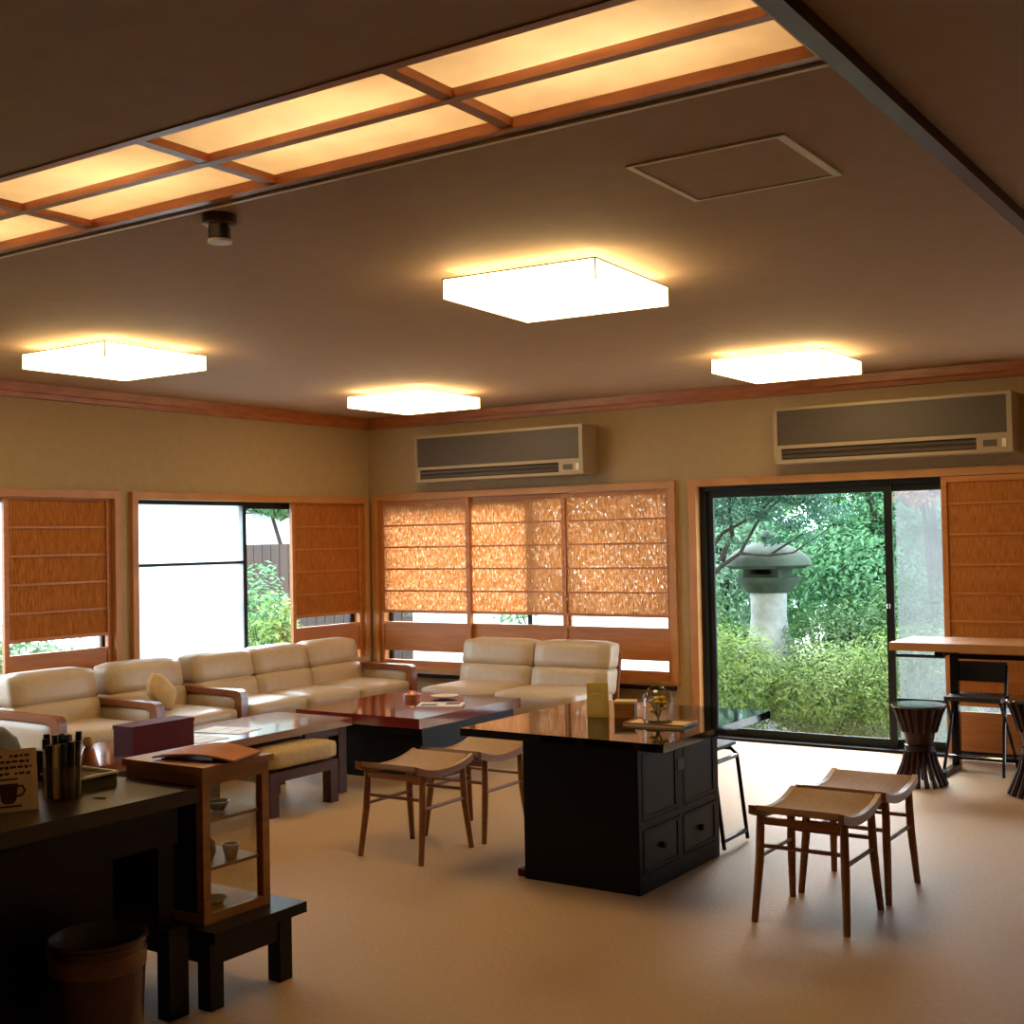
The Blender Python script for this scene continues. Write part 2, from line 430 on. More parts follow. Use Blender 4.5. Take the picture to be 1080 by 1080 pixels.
# recessed lattice light
tr = thing('lattice_light', 'long recessed ceiling light with paper panels in a reddish wooden lattice', 'light', (0, 0, H))
def lz(*b): return b
fr = .028
boxes('outer_frame', M['trimwood'], tr, [
    (TX0, TX1, TY0, TY0+fr, -.004, .03), (TX0, TX1, TY1-fr, TY1, -.004, .03),
    (TX0, TX0+fr, TY0+fr, TY1-fr, -.004, .03), (TX1-fr, TX1, TY0+fr, TY1-fr, -.004, .03)], .003)
ym = (TY0+TY1)/2
step = .825
xs = [TX1-fr/2-step*k for k in range(8)]
box('long_bar', M['trimwood'], tr, TX0+fr, TX1-fr, ym-.014, ym+.014, .0, .024, .002)
for k in range(1, 8):
    if xs[k] > TX0+.1:
        boxes('cross_bar', M['trimwood'], tr, [(xs[k]-.018, xs[k]+.018, TY0+fr, ym-.0145, .002, .024), (xs[k]-.018, xs[k]+.018, ym+.0145, TY1-fr, .002, .024)], .002)
edges = [TX0+fr] + [x for x in sorted(xs) if x > TX0+.1 and x < TX1-fr] + [TX1-fr]
for a, b in zip(edges, edges[1:]):
    for (y0, y1) in ((TY0+fr, ym), (ym, TY1-fr)):
        box('paper_panel', M['washi'], tr, a+.001, b-.001, y0+.001, y1-.001, .025, .0265)
for a, b in zip(edges, edges[1:]):
    c = (a+b)/2
    tube('lit_tube', M['tube'], tr, [(c-.27, ym, .16), (c+.27, ym, .16)], .014, 8)
boxes('light_housing', M['housing'], tr, [
    (TX0, TX1, TY0, TY0+.012, .032, .26), (TX0, TX1, TY1-.012, TY1, .032, .26), (TX0, TX0+.012, TY0+.012, TY1-.012, .032, .26),
    (TX1-.012, TX1, TY0+.012, TY1-.012, .032, .26), (TX0, TX1, TY0, TY1, .26, .27)])

hz = thing('ceiling_hatch', 'square ceiling inspection hatch with thin pale metal edging', 'hatch', (0, 0, H))
boxes('edging', M['hatch'], hz, [(5.235, 5.705, -5.055, -5.043, -.006, 0), (5.235, 5.705, -4.615, -4.603, -.006, 0),
      (5.235, 5.253, -5.043, -4.615, -.006, 0), (5.680, 5.705, -5.043, -4.615, -.006, 0)], .001)
box('hatch_panel', M['ceil'], hz, 5.254, 5.679, -5.042, -4.616, -.003, -.0003)
sd = thing('smoke_detector', 'small dark brown detector hanging from the ceiling beside the lattice light', 'detector', (3.955, -5.375, H))
lathe('base', M['detector'], sd, [(0, -.0), (.055, 0), (.055, -.028), (.042, -.034), (0, -.034)], 24)
lathe('sensor_head', M['detector'], sd, [(.036, -.034), (.036, -.075), (.028, -.080), (0, -.080)], 24)
lathe('rim', M['hatch'], sd, [(.0365, -.078), (.038, -.080), (.038, -.088), (0, -.088)], 24)

# ------------------------------------------------------------------ air conditioners
def aircon(x0, x1, label):
    r = thing('air_conditioner', label, 'air conditioner', (x0, 0, 1.90), 0, 'wall air conditioners')
    w = x1-x0; D = .22
    boxes('body', M['plastic'], r, [(0, w, -D+.03, -.001, .0, .365)], .012, 'angle')
    boxes('front_trim', M['plastic'], r, [(.0, w, -D, -D+.03, .345, .365), (0, .025, -D, -D+.03, .115, .345), (w-.03, w, -D, -D+.03, .115, .345),
                                      (0, w, -D, -D+.03, .092, .115), (0, w, -D+.01, -D+.03, 0, .02), (w-.21, w, -D+.005, -D+.03, .02, .092), (0, .05, -D+.005, -D+.03, .02, .092)], .003, 'angle')
    boxes('grille', M['grille'], r, [(.025, w-.03, -D+.010, -D+.03, .115, .345)] + [(.025, w-.03, -D+.007, -D+.010, .122+.016*i, .128+.016*i) for i in range(14)])
    boxes('outlet', M['vent'], r, [(.05, w-.21, -D+.022, -D+.032, .02, .092)])
    bm = bmesh.new()
    for i in range(2): bx(bm, .055, w-.215, -.006, .006, -.010, .010, Matrix.Translation((0, -D+.014, .040+.032*i)) @ Matrix.Rotation(.5, 4, 'X'))
    finish('louver', bm, M['grille'], r)
    box('control_panel', M['grille'], r, w-.17, w-.09, -D+.002, -D+.005, .035, .075)
    box('indicator', M['hatch'], r, w-.06, w-.035, -D+.001, -D+.005, .03, .08)
    return r
aircon(.665, 2.225, 'beige wall air conditioner with taupe grille above the reed-screened back window')
aircon(3.705, 5.215, 'beige wall air conditioner with taupe grille above the garden door')

# ------------------------------------------------------------------ sofas (local: back towards -x, front +x, width along y from 0)
def sofa(name, label, cat, loc, rot, width, nseg, arms=(0, 1), group=None, depth=.94, soft=.30):
    r = thing(name, label, cat, loc, rot, group)
    aw = .06
    y0, y1 = (aw+.008 if 0 in arms else .004), (width-aw-.008 if 1 in arms else width-.004)
    seg = (y1-y0)/nseg
    F = M['armwood']
    xb = .12
    boxes('base_frame', F, r, [(xb+.1, depth-.06, y0, y1, .15, .21)], .006)
    for k in range(nseg):
        a, b = y0+seg*k+.002, y0+seg*(k+1)-.002
        cushion('seat_cushion', M['sofa'], r, .36, depth, a, b, .215, .40, .04, 0, .005)
        cushion('lower_back_cushion', M['sofa'], r, .32, .50, a, b, .33, .522, .034, -.22, .008)
        cushion('upper_back_cushion', M['sofa'], r, .285, .45, a, b, .505, .695, .036, -.22, .008)
    # back board, leaning
    prism('back_board', F, r, [(.30, .16), (.325, .16), (.225, .62), (.20, .62)], 'y', y0+.02, y1-.02, .004)
    if arms:
        for s in arms:
            ya, yb = (0, aw) if s == 0 else (width-aw, width)
            arm = prism('armrest', F, r, [(.22, .505), (.22, .470), (.84, .462), (.878, .44), (.882, .02), (.934, .02), (.94, .45), (.93, .484), (.90, .500)][::-1], 'y', ya, yb, .006, 'angle')
            prism('rear_leg', F, r, [(.22, .468), (.27, .468), (.26, .02), (.22, .02)], 'y', ya, yb, .004)
            cushion('arm_pad', M['sofa'], r, .30, .872, ya+.006, yb-.006, .215, .455, .018, 0, .004)
    if len(arms) < 2:
        for (xx, yy) in (((.28, y0+.04), (depth-.12, y0+.04)) if not arms else ()) + ((.28, y1-.08), (depth-.12, y1-.08)):
            box('leg', F, r, xx, xx+.045, yy, yy+.045, .0, .15, .004)
    for o in r.children:
        pass
    return r
# feet of the armed frames reach the floor: armrest outline starts at z .02, glides below
def glides(r, width, both=True):
    for yy in (.03, width-.03)[:2 if both else 1]:
        for xx in (.24, .908):
            lathe('glide', M['vent'], r, [(0, 0), (.014, 0), (.016, .02), (0, .02)], 12, (xx, yy, 0))
s1 = sofa('sofa', 'long cream three-seat sofa with wooden arms under the frosted window', 'sofa', (.07, -2.47, 0), 0, 1.80, 3); glides(s1, 1.80)
c1 = sofa('armchair', 'cream armchair with wooden arms holding a small beige cushion, next to the long sofa', 'armchair', (.07, -3.15, 0), 0, .672, 1, (0,), group='cream armchairs by the left wall'); glides(c1, .672, False)
c2 = sofa('armchair', 'cream armchair with wooden arms farthest from the room corner', 'armchair', (.07, -3.83, 0), 0, .672, 1, (0,), group='cream armchairs by the left wall'); glides(c2, .672, False)
s2_ = sofa('sofa', 'armless cream two-seat sofa in front of the back window', 'sofa', (1.34, -.13, 0), -PI/2, 1.27, 2, arms=(), depth=.95)
# small cushion on the armchair
cu = cushion('cushion', M['ottoman'], None, -.032, .032, -.095, .095, -.095, .095, .03, 0, .022)
cu.location = (.74, -2.88, .525); cu.rotation_euler = (PI/4-.15, -.45, .3)
tag(cu, 'small beige cushion leaning in the armchair next to the long sofa', 'cushion')

# ------------------------------------------------------------------ saddle stools
def saddle_stool(label, loc, w=.36, d=.395, group=None, rot=0):
    r = thing('saddle_stool', label, 'stool', loc, rot, group)
    hw, hd = w/2, d/2
    def zc(t): return .378 + .036*abs(t)**2.2 
    N = 14
    bm = bmesh.new()
    # curved upholstered seat, thickest in the middle, curve runs along y
    rows = []
    for i in range(N+1):
        t = -1+2*i/N; y = t*(hd-.004)
        row = []
        for j in range(9):
            u = -1+2*j/8
            row.append((u*(hw-.022), y, zc(t)+.016+.010*(1-u**4)*(1-t**6)))
        rows.append(row)
    top = [[bm.verts.new(p) for p in row] for row in rows]
    bot = [[bm.verts.new((p[0], p[1], zc(-1+2*i/N)-.004)) for p in rows[i]] for i in range(N+1)]
    for i in range(N):
        for j in range(8):
            bm.faces.new((top[i][j], top[i][j+1], top[i+1][j+1], top[i+1][j]))
            bm.faces.new((bot[i][j+1], bot[i][j], bot[i+1][j], bot[i+1][j+1]))
        bm.faces.new((top[i][0], top[i+1][0], bot[i+1][0], bot[i][0]))
        bm.faces.new((top[i][8], bot[i][8], bot[i+1][8], top[i+1][8]))
    for j in range(8):
        bm.faces.new((top[0][j], bot[0][j], bot[0][j+1], top[0][j+1]))
        bm.faces.new((top[N][j], top[N][j+1], bot[N][j+1], bot[N][j]))
    finish('seat', bm, M['stoolseat'], r, 'angle')
    for s in (-1, 1):
        poly = [(-hd-.012+(2*hd+.024)*i/N, zc(-1+2*i/N)+.018) for i in range(N+1)] + [(hd+.012-(2*hd+.024)*i/N, zc(1-2*i/N)-.014) for i in range(N+1)]
        prism('side_rail', M['stoolwood'], r, poly, 'x', s*hw-.011 - (s*.011), s*hw+.011-(s*.011), .002, 'angle')
        box('end_rail', M['stoolwood'], r, -hw+.022, hw-.022, s*(hd-.045)-.009, s*(hd-.045)+.009, .355, .380, .002)
    for sx in (-1, 1):
        for sy in (-1, 1):
            tube('leg', M['stoolwood'], r, [(sx*(hw-.006), sy*(hd-.008), 0), (sx*(hw-.018), sy*(hd-.04), .22), (sx*(hw-.022), sy*(hd-.048), .385)], [.0125, .0165, .015], 12)
        tube('stretcher', M['stoolwood'], r, [(sx*(hw-.019), -(hd-.045), .235), (sx*(hw-.019), (hd-.045), .235)], .008, 8)
    for sy in (-1, 1):
        tube('stretcher', M['stoolwood'], r, [(-(hw-.02), sy*(hd-.044), .275), (hw-.02, sy*(hd-.044), .275)], .008, 8)
    return r
g = 'wooden saddle stools around the black table'
st = saddle_stool('walnut saddle stool left of the black table, the one nearer the viewer', (3.285, -3.585, 0), group=g)
def stool_copy(x, y, label):
    c = copy_tree(st); c.location = (x, y, 0); c['label'] = label; return c
stool_copy(3.30, -3.125, 'walnut saddle stool left of the black table, half hidden behind the nearer stool')
stool_copy(5.205, -3.61, 'walnut saddle stool right of the black table, the one nearer the viewer')
stool_copy(5.215, -3.165, 'walnut saddle stool right of the black table, behind its twin towards the garden door')

# ------------------------------------------------------------------ black table
bt = thing('black_table', 'black lacquered table with square top on a chest base, centre of the room', 'table', (3.97, -3.72, 0))
W, D = .545, .75
box('chest', M['blackbody'], bt, 0, W-.012, .0, D, .05, .6075, .004)
boxes('plinth', M['blackbody'], bt, [(0, W, 0, D, 0, .05)], .004)
boxes('face_frame', M['blackbody'], bt, [(W-.012, W, 0, .03, .05, .595), (W-.012, W, D-.03, D, .05, .595), (W-.012, W, .03, D-.03, .565, .595),
      (W-.012, W, .03, D-.03, .255, .285), (W-.012, W, .03, D-.03, .05, .075), (W-.012, W, D/2-.025, D/2+.025, .285, .565), (W-.012, W, D/2-.015, D/2+.015, .075, .255)], .002)
for s, (a, b) in enumerate(((.034, D/2-.029), (D/2+.029, D-.034))):
    dr = boxes('door', M['blackpanel'], bt, [(W-.011, W-.003, a, b, .289, .561)], .003)
    boxes('door_moulding', M['blackbody'], dr, [(W-.003, W+.001, a, a+.02, .289, .561), (W-.003, W+.001, b-.02, b, .289, .561), (W-.003, W+.001, a+.02, b-.02, .289, .305), (W-.003, W+.001, a+.02, b-.02, .545, .561)])
for s, (a, b) in enumerate(((.034, D/2-.019), (D/2+.019, D-.034))):
    dr = boxes('drawer', M['blackpanel'], bt, [(W-.011, W-.002, a, b, .080, .250)], .003)
    boxes('drawer_moulding', M['blackbody'], dr, [(W-.002, W+.002, a, a+.018, .080, .250), (W-.002, W+.002, b-.018, b, .080, .250), (W-.002, W+.002, a+.018, b-.018, .080, .095), (W-.002, W+.002, a+.018, b-.018, .235, .250)])
    lathe('knob', M['black'], dr, [(0, -.014), (.011, -.012), (.013, 0), (.011, .012), (0, .014)], 12, (W+.008, (a+b)/2, .165))
box('clasp', M['metal'], bt, W, W+.004, D/2-.03, D/2+.03, .44, .49, .001)
box('tabletop', M['black'], bt, -.195, .752, -.178, .865, .608, .640, .002)
boxes('foot', M['redbox'], bt, [(-.05, -.001, .02, .08, 0, .03)], .004)

# metal stool on the far side
ms = thing('metal_stool', 'black tubular metal stool tucked behind the black table', 'stool', (4.32, -2.79, 0))
for y in (-.13, .13):
    tube('side_frame', M['metal'], ms, [(-.16, y, .012), (-.15, y, .40), (-.12, y, .425), (.12, y, .425), (.15, y, .40), (.195, y, .012)], .0095, 10)
for (x, z) in ((.188, .05), (-.156, .05), (.15, .395), (-.15, .395)):
    tube('cross_rail', M['metal'] if z > .1 else M['reddrum'], ms, [(x, -.13, z), (x, .13, z)], .011, 8)
cushion('seat', M['vent'], ms, -.14, .14, -.16, .16, .436, .462, .012, 0, .004)

# things on the black table
ty = .640
card = thing('menu_card', 'yellow upright menu card standing on the black table', 'card', (4.13, -3.36, ty), .35)
box('card_panel', M['yellow'], card, -.047, .047, -.006, .006, 0, .150, .001)
boxes('printed_lines', M['tan'], card, [(-.034, .034, -.0075, -.006, .118, .130), (-.026, .026, -.0075, -.006, .096, .102), (-.02, .02, -.0075, -.006, .03, .075), (-.034, .034, -.0075, -.006, .012, .018)])
tb = thing('wooden_box', 'small tan wooden box between the yellow card and glass dome', 'box', (4.235, -3.30, ty), .35)
box('box_body', M['casewood'], tb, -.045, .045, -.035, .035, 0, .06, .003)
box('lid', M['tan'], tb, -.047, .047, -.037, .037, .0605, .072, .003)
ry = thing('tray', 'flat wooden tray under the glass flower dome on the black table', 'tray', (4.475, -3.44, ty), .1)
box('tray_base', M['tan'], ry, -.135, .135, -.08, .08, 0, .008, .002)
boxes('tray_rim', M['casewood'], ry, [(-.135, .135, -.08, -.074, .008, .014), (-.135, .135, .074, .08, .008, .014), (-.135, -.129, -.074, .074, .008, .014), (.129, .135, -.074, .074, .008, .014)])
dm = thing('flower_dome', 'clear glass dome with preserved yellow flowers, on tray', 'ornament', (4.465, -3.44, ty+.009))
lathe('glass_cover', M['case_glass'], dm, [(.066, .0), (.068, .06), (.066, .10), (.052, .135), (.028, .150), (0, .154)], 28)
lathe('base', M['oliv'], dm, [(0, 0), (.060, 0), (.058, .014), (0, .014)], 24)
rnd = random.Random(3)
for k in range(9):
    a = rnd.random()*2*PI; rr = rnd.random()*.032; zz = .045+rnd.random()*.062
    bm = bmesh.new()
    for p in range(6):
        aa = p*PI/3
        bmesh.ops.create_icosphere(bm, subdivisions=1, radius=.009, matrix=Matrix.Translation((rr*math.cos(a)+.010*math.cos(aa), rr*math.sin(a)+.010*math.sin(aa), zz)))
    bmesh.ops.create_icosphere(bm, subdivisions=1, radius=.008, matrix=Matrix.Translation((rr*math.cos(a), rr*math.sin(a), zz+.005)))
    finish('flower', bm, M['flower'] if k % 3 else M['ivory'], dm, True)
bm = bmesh.new()
for k in range(10):
    a = rnd.random()*2*PI
    tube_bm(bm, [(0, 0, .012), (.02*math.cos(a), .02*math.sin(a), .05), (.033*math.cos(a), .033*math.sin(a), .075)], .0018, 5)
finish('stems', bm, LEAF['azalea_dark'], dm)

# ------------------------------------------------------------------ red low table
rt = thing('red_table', 'low red lacquered table in front of the two-seat sofa', 'table', (1.42, -2.41, 0))
box('tabletop', M['red'], rt, 0, .97, 0, 1.06, .340, .40, .004)
box('pedestal', M['blackbody'], rt, .14, .88, .14, .80, .0, .290, .004)
boxes('apron', M['blackbody'], rt, [(.06, .94, .06, 1.02, .290, .339)], .003)
pl = lathe('plate', M['ivory'], None, [(0, .004), (.05, .004), (.09, .014), (.092, .016), (.05, .007), (0, .007)][::-1], 32)
pl.location = (1.93, -1.55, .40); tag(pl, 'white oval-looking plate on the red table, towards the two-seat sofa', 'plate')
mg = thing('magazine', 'open white magazine lying on the near part of the red table', 'magazine', (2.13, -1.86, .4005), .5)
boxes('page', M['paper'], mg, [(-.14, -.002, -.10, .10, 0, .006), (.002, .14, -.10, .10, 0, .005)])
boxes('printed_picture', M['grille'], mg, [(-.12, -.02, -.07, .02, .0062, .0066), (.03, .12, -.02, .08, .0052, .0056)])
ash = thing('ashtray', 'small orange ceramic dish on the red table', 'dish', (1.79, -1.72, .40))
lathe('bowl', M['orangeglass'], ash, [(0, .006), (.045, .008), (.055, .034), (.060, .034), (.050, 0), (0, 0)][::-1], 24)
lathe('knob_lid', M['orangeglass'], ash, [(.048, .034), (.03, .05), (.01, .058), (0, .060)], 24)

# ------------------------------------------------------------------ brown long table and ottoman
br = thing('brown_table', 'long brown wooden table in front of the armchairs and sofa', 'table', (1.50, -4.62, 0))
BW, BL = .59, 1.97
box('tabletop', M['brown'], br, 0, BW, 0, BL, .378, .42, .004)
boxes('apron', M['legwood'], br, [(.06, .085, .08, BL-.08, .335, .3775), (BW-.04, BW-.02, 1.60, BL-.08, .335, .3775), (.085, BW-.04, .06, .085, .335, .3775), (.085, BW-.04, BL-.085, BL-.06, .335, .3775)], .002)
for (x, y) in ((.02, .03), (BW-.085, .03), (.02, BL-.095), (BW-.085, BL-.095)):
    box('leg', M['legwood'], br, x, x+.065, y, y+.065, 0, .3775, .004)
ot = thing('ottoman', 'mustard beige cushioned ottoman tucked under the brown table', 'ottoman', (1.70, -3.42, 0))
cushion('seat', M['ottoman'], ot, 0, .50, -.01, .53, .235, .345, .035, 0, .006)
boxes('seat_frame', M['legwood'], ot, [(.0, .50, 0, .52, .18, .232)], .004)
for (x, y) in ((.0, 0), (.44, 0), (0, .46), (.44, .46)):
    box('leg', M['legwood'], ot, x, x+.06, y, y+.06, 0, .1795, .004)
for (x, y, a, lab) in ((1.80, -3.34, .2, 'white printed sheet on the brown table, farther from the maroon box'), (1.86, -3.62, -.05, 'white printed sheet on the brown table, beside the maroon box')):
    sh = thing('paper_sheet', lab, 'paper', (x, y, .4205), a, 'papers on the brown table')
    box('sheet', M['paper'], sh, -.15, .15, -.105, .105, 0, .0025)
    boxes('printing', M['grille'], sh, [(.06, .065, -.07, .04, .0026, .0029), (-.04, -.035, -.07, .07, .0026, .0029)])
rb = thing('maroon_box', 'upright dark maroon box on the brown table, behind the display case', 'box', (1.97, -3.98, .42), -.0)
box('box_body', M['redbox'], rb, -.07, .07, -.19, .19, 0, .125, .003)
box('lid', M['redbox'], rb, -.073, .073, -.193, .193, .1255, .145, .003)

# ------------------------------------------------------------------ desk, display case, side table in the left foreground
dk = thing('desk', 'long dark wooden desk at the lower left edge of the room', 'desk', (3.085, -7.86, 0))
box('desktop', M['desktop'], dk, 0, .85, 0, 2.385, .635, .68, .004)
boxes('apron', M['darkwood'], dk, [(.79, .815, .05, 2.33, .52, .634), (.03, .05, .05, 2.33, .52, .634), (.05, .79, .03, .05, .3, .634)], .003)
boxes('pedestal_cabinet', M['darkwood'], dk, [(.05, .785, 2.28, 2.34, .27, .518), (.13, .70, .13, 2.18, .02, .518)], .003)
box('modesty_panel', M['darkwood'], dk, .10, .12, .05, 2.249, .03, .518, .002)
for (x, y) in ((.765, 2.27), (.03, 2.27), (.745, .05), (.03, .05)):
    box('leg', M['darkwood'], dk, x+(.022 if x > .5 else 0), x+.075, y, y+.075, 0, .519 if y < 1 else .269, .004)
for k in range(3):
    a = .10+k*.58
    dw = box('drawer', M['darkwood'], dk, .816, .826, a+.02, a+.56, .535, .62, .002)
sidet = thing('side_table', 'low dark square-legged side table under the display case', 'table', (3.45, -5.49, 0))
box('tabletop', M['darkwood'], sidet, 0, .565, 0, .40, .215, .25, .004)
boxes('apron', M['darkwood'], sidet, [(.04, .515, .035, .365, .135, .214)], .003)
for (x, y) in ((.465, .02), (.02, .02), (.465, .32), (.02, .32)):
    box('leg', M['darkwood'], sidet, x, x+.055, y, y+.055, 0, .134 if False else .2145, .003)
dc = thing('display_case', 'amber wooden display case with glass front holding small wares', 'display case', (3.575, -5.455, .2505))
cw, cl, ch = .355, .285, .487
t = .030
boxes('case_frame', M['casewood'], dc, [(cw-t, cw, 0, t, t, ch-.022), (cw-t, cw, cl-t, cl, t, ch-.022), (0, t, 0, t, t, ch-.022), (0, t, cl-t, cl, t, ch-.022),
      (0, cw, 0, cl, 0, t), (cw-t, cw, t, cl-t, ch-.060, ch-.022), (0, t, t, cl-t, ch-.060, ch-.022), (t, cw-t, 0, .02, ch-.06, ch-.022), (t, cw-t, cl-.02, cl, ch-.06, ch-.022)], .002)
box('case_top', M['casewood'], dc, -.012, cw+.012, -.008, cl+.012, ch-.022, ch, .003)
box('side_panel', M['darkwood'], dc, t, cw-t, .006, .016, t, ch-.06)
box('glass_pane', M['case_glass'], dc, cw-.016, cw-.013, t, cl-t, t, ch-.06)
box('glass_pane', M['case_glass'], dc, .013, .016, t, cl-t, t, ch-.06)
box('glass_pane', M['case_glass'], dc, t, cw-t, cl-.012, cl-.009, t, ch-.06)
for z in (.155, .305):
    sh = box('shelf', M['casewood'], dc, .02, cw-.02, .02, cl-.02, z, z+.010, .001)
def ware(name, label, cat, m, prof, x, y, z, grp=None):
    o = lathe(name, m, None, prof, 20); o.location = (3.575+x, -5.455+y, .2505+z); tag(o, label, cat, grp); return o
cup = [(0, 0), (.018, 0), (.026, .03), (.028, .045), (.025, .045), (.020, .006), (0, .005)]
vase = [(0, 0), (.022, 0), (.034, .03), (.030, .06), (.012, .08), (.016, .095), (.012, .096), (.008, .08), (0, .08)]
bottle = [(0, 0), (.020, 0), (.021, .06), (.009, .085), (.009, .105), (0, .106)]
ware('small_vase', 'dark glazed vase on the middle shelf of the display case', 'vase', M['darkitem'], vase, .26, .095, .166)
ware('small_cup', 'pale ceramic cup on the middle shelf of the display case', 'cup', M['ivory'], cup, .29, .175, .166)
ware('small_bottle', 'dark little bottle on the top shelf of the display case', 'bottle', M['darkitem'], bottle, .25, .085, .316)
ware('small_bowl', 'olive bowl on the top shelf of the display case', 'bowl', M['oliv'], [(0, 0), (.02, 0), (.04, .03), (.037, .03), (.018, .006), (0, .006)], .25, .16, .316)
ware('small_dish', 'pale dish on the bottom of the display case', 'dish', M['ivory'], [(0, 0), (.025, 0), (.042, .014), (.040, .017), (.02, .006), (0, .005)], .27, .12, .031)
ware('small_jar', 'dark round jar on the bottom of the display case', 'jar', M['darkitem'], [(0, 0), (.03, 0), (.036, .03), (.03, .055), (.012, .06), (.010, .072), (0, .074)], .16, .16, .031)
# on the case
of = thing('orange_folder', 'orange cloth folder lying open on top of the display case', 'folder', (3.80, -5.315, .738), .25)
bm = bmesh.new()
N = 10; rows = []
for i in range(N+1):
    u = i/N
    rows.append([(-.15+.30*u, -.085+.17*j/4, .010+.014*math.sin(u*PI)+.010*(j/4)*math.sin(3*u)) for j in range(5)])
tv = [[bm.verts.new(p) for p in r_] for r_ in rows]; bv = [[bm.verts.new((p[0], p[1], p[2]-.006)) for p in r_] for r_ in rows]
for i in range(N):
    for j in range(4):
        bm.faces.new((tv[i][j], tv[i][j+1], tv[i+1][j+1], tv[i+1][j])); bm.faces.new((bv[i][j+1], bv[i][j], bv[i+1][j], bv[i+1][j+1]))
    bm.faces.new((tv[i][0], tv[i+1][0], bv[i+1][0], bv[i][0])); bm.faces.new((tv[i][4], bv[i][4], bv[i+1][4], tv[i+1][4]))
for j in range(4):
    bm.faces.new((tv[0][j], bv[0][j], bv[0][j+1], tv[0][j+1])); bm.faces.new((tv[N][j], tv[N][j+1], bv[N][j+1], bv[N][j]))
finish('cover', bm, M['orange'], of, 'angle')
box('inner_pad', M['vent'], of, -.12, .135, -.075, .08, 0, .0035)
bo = thing('booklet', 'slim black booklet on the display case beside the orange folder', 'booklet', (3.895, -5.28, .738), PI/2-.0)
box('booklet_cover', M['vent'], bo, -.085, .085, -.018, .018, 0, .012, .001)

# on the desk
zd = .680
cc = thing('coffee_sign', 'tan coffee sign card with a dark cup picture, standing on the desk', 'sign', (3.73, -5.985, zd), PI/2-.5)
mt = Matrix.Rotation(-.27, 4, 'X')
def tilt(lst, name, m, parent):
    bm = bmesh.new()
    for b in lst: bx(bm, *b, mt)
    return finish(name, bm, m, parent)
tilt([(-.075, .075, -.004, .004, .0, .175)], 'card_board', M['tan'], cc)
tilt([(-.03, .03, .004, .05, .0, .006)], 'card_foot', M['tan'], cc)
bm = bmesh.new()
pts = [(-.030, .078), (.022, .078), (.016, .032), (.008, .022), (-.016, .022), (-.024, .032)]
A = [bm.verts.new((x, -.0062, z)) for x, z in pts]; B = [bm.verts.new((x, -.0042, z)) for x, z in pts]
for k in range(6): bm.faces.new((A[k], A[(k+1) % 6], B[(k+1) % 6], B[k]))
bm.faces.new(A); bm.faces.new(B[::-1])
tube_bm(bm, [(.020, -.0055, .070), (.034, -.0055, .070), (.040, -.0055, .056), (.032, -.0055, .044), (.017, -.0055, .042)], .003, 6)
bx(bm, -.036, .030, -.0062, -.0042, .012, .017)
for v in bm.verts: v.co = mt @ v.co
finish('cup_picture', bm, M['choc'], cc)
rr = random.Random(5); L = []
for row, z in enumerate((.155, .139, .123, .105)):
    x = -.060
    while x < .055:
        w = .006+rr.random()*.010
        if rr.random() < .8: L.append((x, min(x+w, .06), -.0056, -.0042, z-.004+rr.random()*.002, z+.004))
        x += w+.004
L.append((-.035, .022, -.0056, -.0042, .088, .093))
tilt(L, 'lettering', M['choc'], cc)

ph = thing('pen_holder', 'clear holder packed with dark capped pens on the desk beside the coffee sign', 'holder', (3.70, -5.79, zd))
lathe('cup_body', M['case_glass'], ph, [(0, .0), (.058, 0), (.060, .10), (.057, .10), (.055, .006), (0, .006)], 24)
cols = ['oliv', 'choc', 'tan', 'grille', 'darkitem', 'casewood', 'hatch', 'choc', 'oliv', 'tan', 'grille', 'darkitem', 'choc', 'oliv', 'casewood', 'hatch', 'vent', 'tan', 'vent']
k = 0
for ring, n in ((0, 1), (.022, 6), (.043, 12)):
    for i in range(n):
        a = 2*PI*i/n; x, y = ring*math.cos(a), ring*math.sin(a)
        hgt = .150+.018*math.sin(k*2.3)
        p = tube('pen', M[cols[k % 19]], ph, [(x, y, .008), (x*1.08, y*1.08, hgt)], .0085, 8)
        tube('pen_cap', M['vent'], p, [(x*1.08, y*1.08, hgt), (x*1.1, y*1.1, hgt+.028)], .0095, 8)
        k += 1
hb = thing('round_basket', 'dark domed round basket behind the coffee sign on the desk', 'basket', (3.25, -5.76, zd))
lathe('basket_body', M['darkwood'], hb, [(0, 0), (.105, 0), (.12, .07), (.117, .09), (0, .09)], 32)
lathe('domed_lid', M['vent'], hb, [(.122, .091), (.108, .135), (.07, .17), (.02, .183), (0, .185)], 32)
for i in range(5):
    lathe('woven_band', M['choc'], hb, [(.1075+.0022*i, .008+.015*i), (.1125+.0022*i, .012+.015*i), (.1085+.0022*i, .016+.015*i)], 32)
gt = thing('glass_tray', 'low grey-rimmed glass tray on the desk next to the display case', 'tray', (3.575, -5.635, zd), .0)
boxes('tray_body', M['oliv'], gt, [(-.09, .09, -.07, .07, 0, .035)], .004)
boxes('tray_rim', M['hatch'], gt, [(-.094, .094, -.074, -.066, .036, .044), (-.094, .094, .066, .074, .036, .044), (-.094, -.086, -.066, .066, .036, .044), (.086, .094, -.066, .066, .036, .044)])
bb = thing('dark_box', 'small black lidded box on the desk behind the glass tray', 'box', (3.41, -5.60, zd), .0)
box('box_body', M['darkwood'], bb, -.045, .045, -.05, .05, 0, .075, .003)
box('lid', M['vent'], bb, -.048, .048, -.053, .053, .0755, .097, .003)
fg = thing('clay_figurine', 'small terracotta figurine at the back of the desk, near the display case', 'figurine', (3.46, -5.512, zd))
lathe('robe', M['orangeglass'], fg, [(0, 0), (.030, 0), (.034, .03), (.020, .08), (.012, .095), (0, .096)], 20)
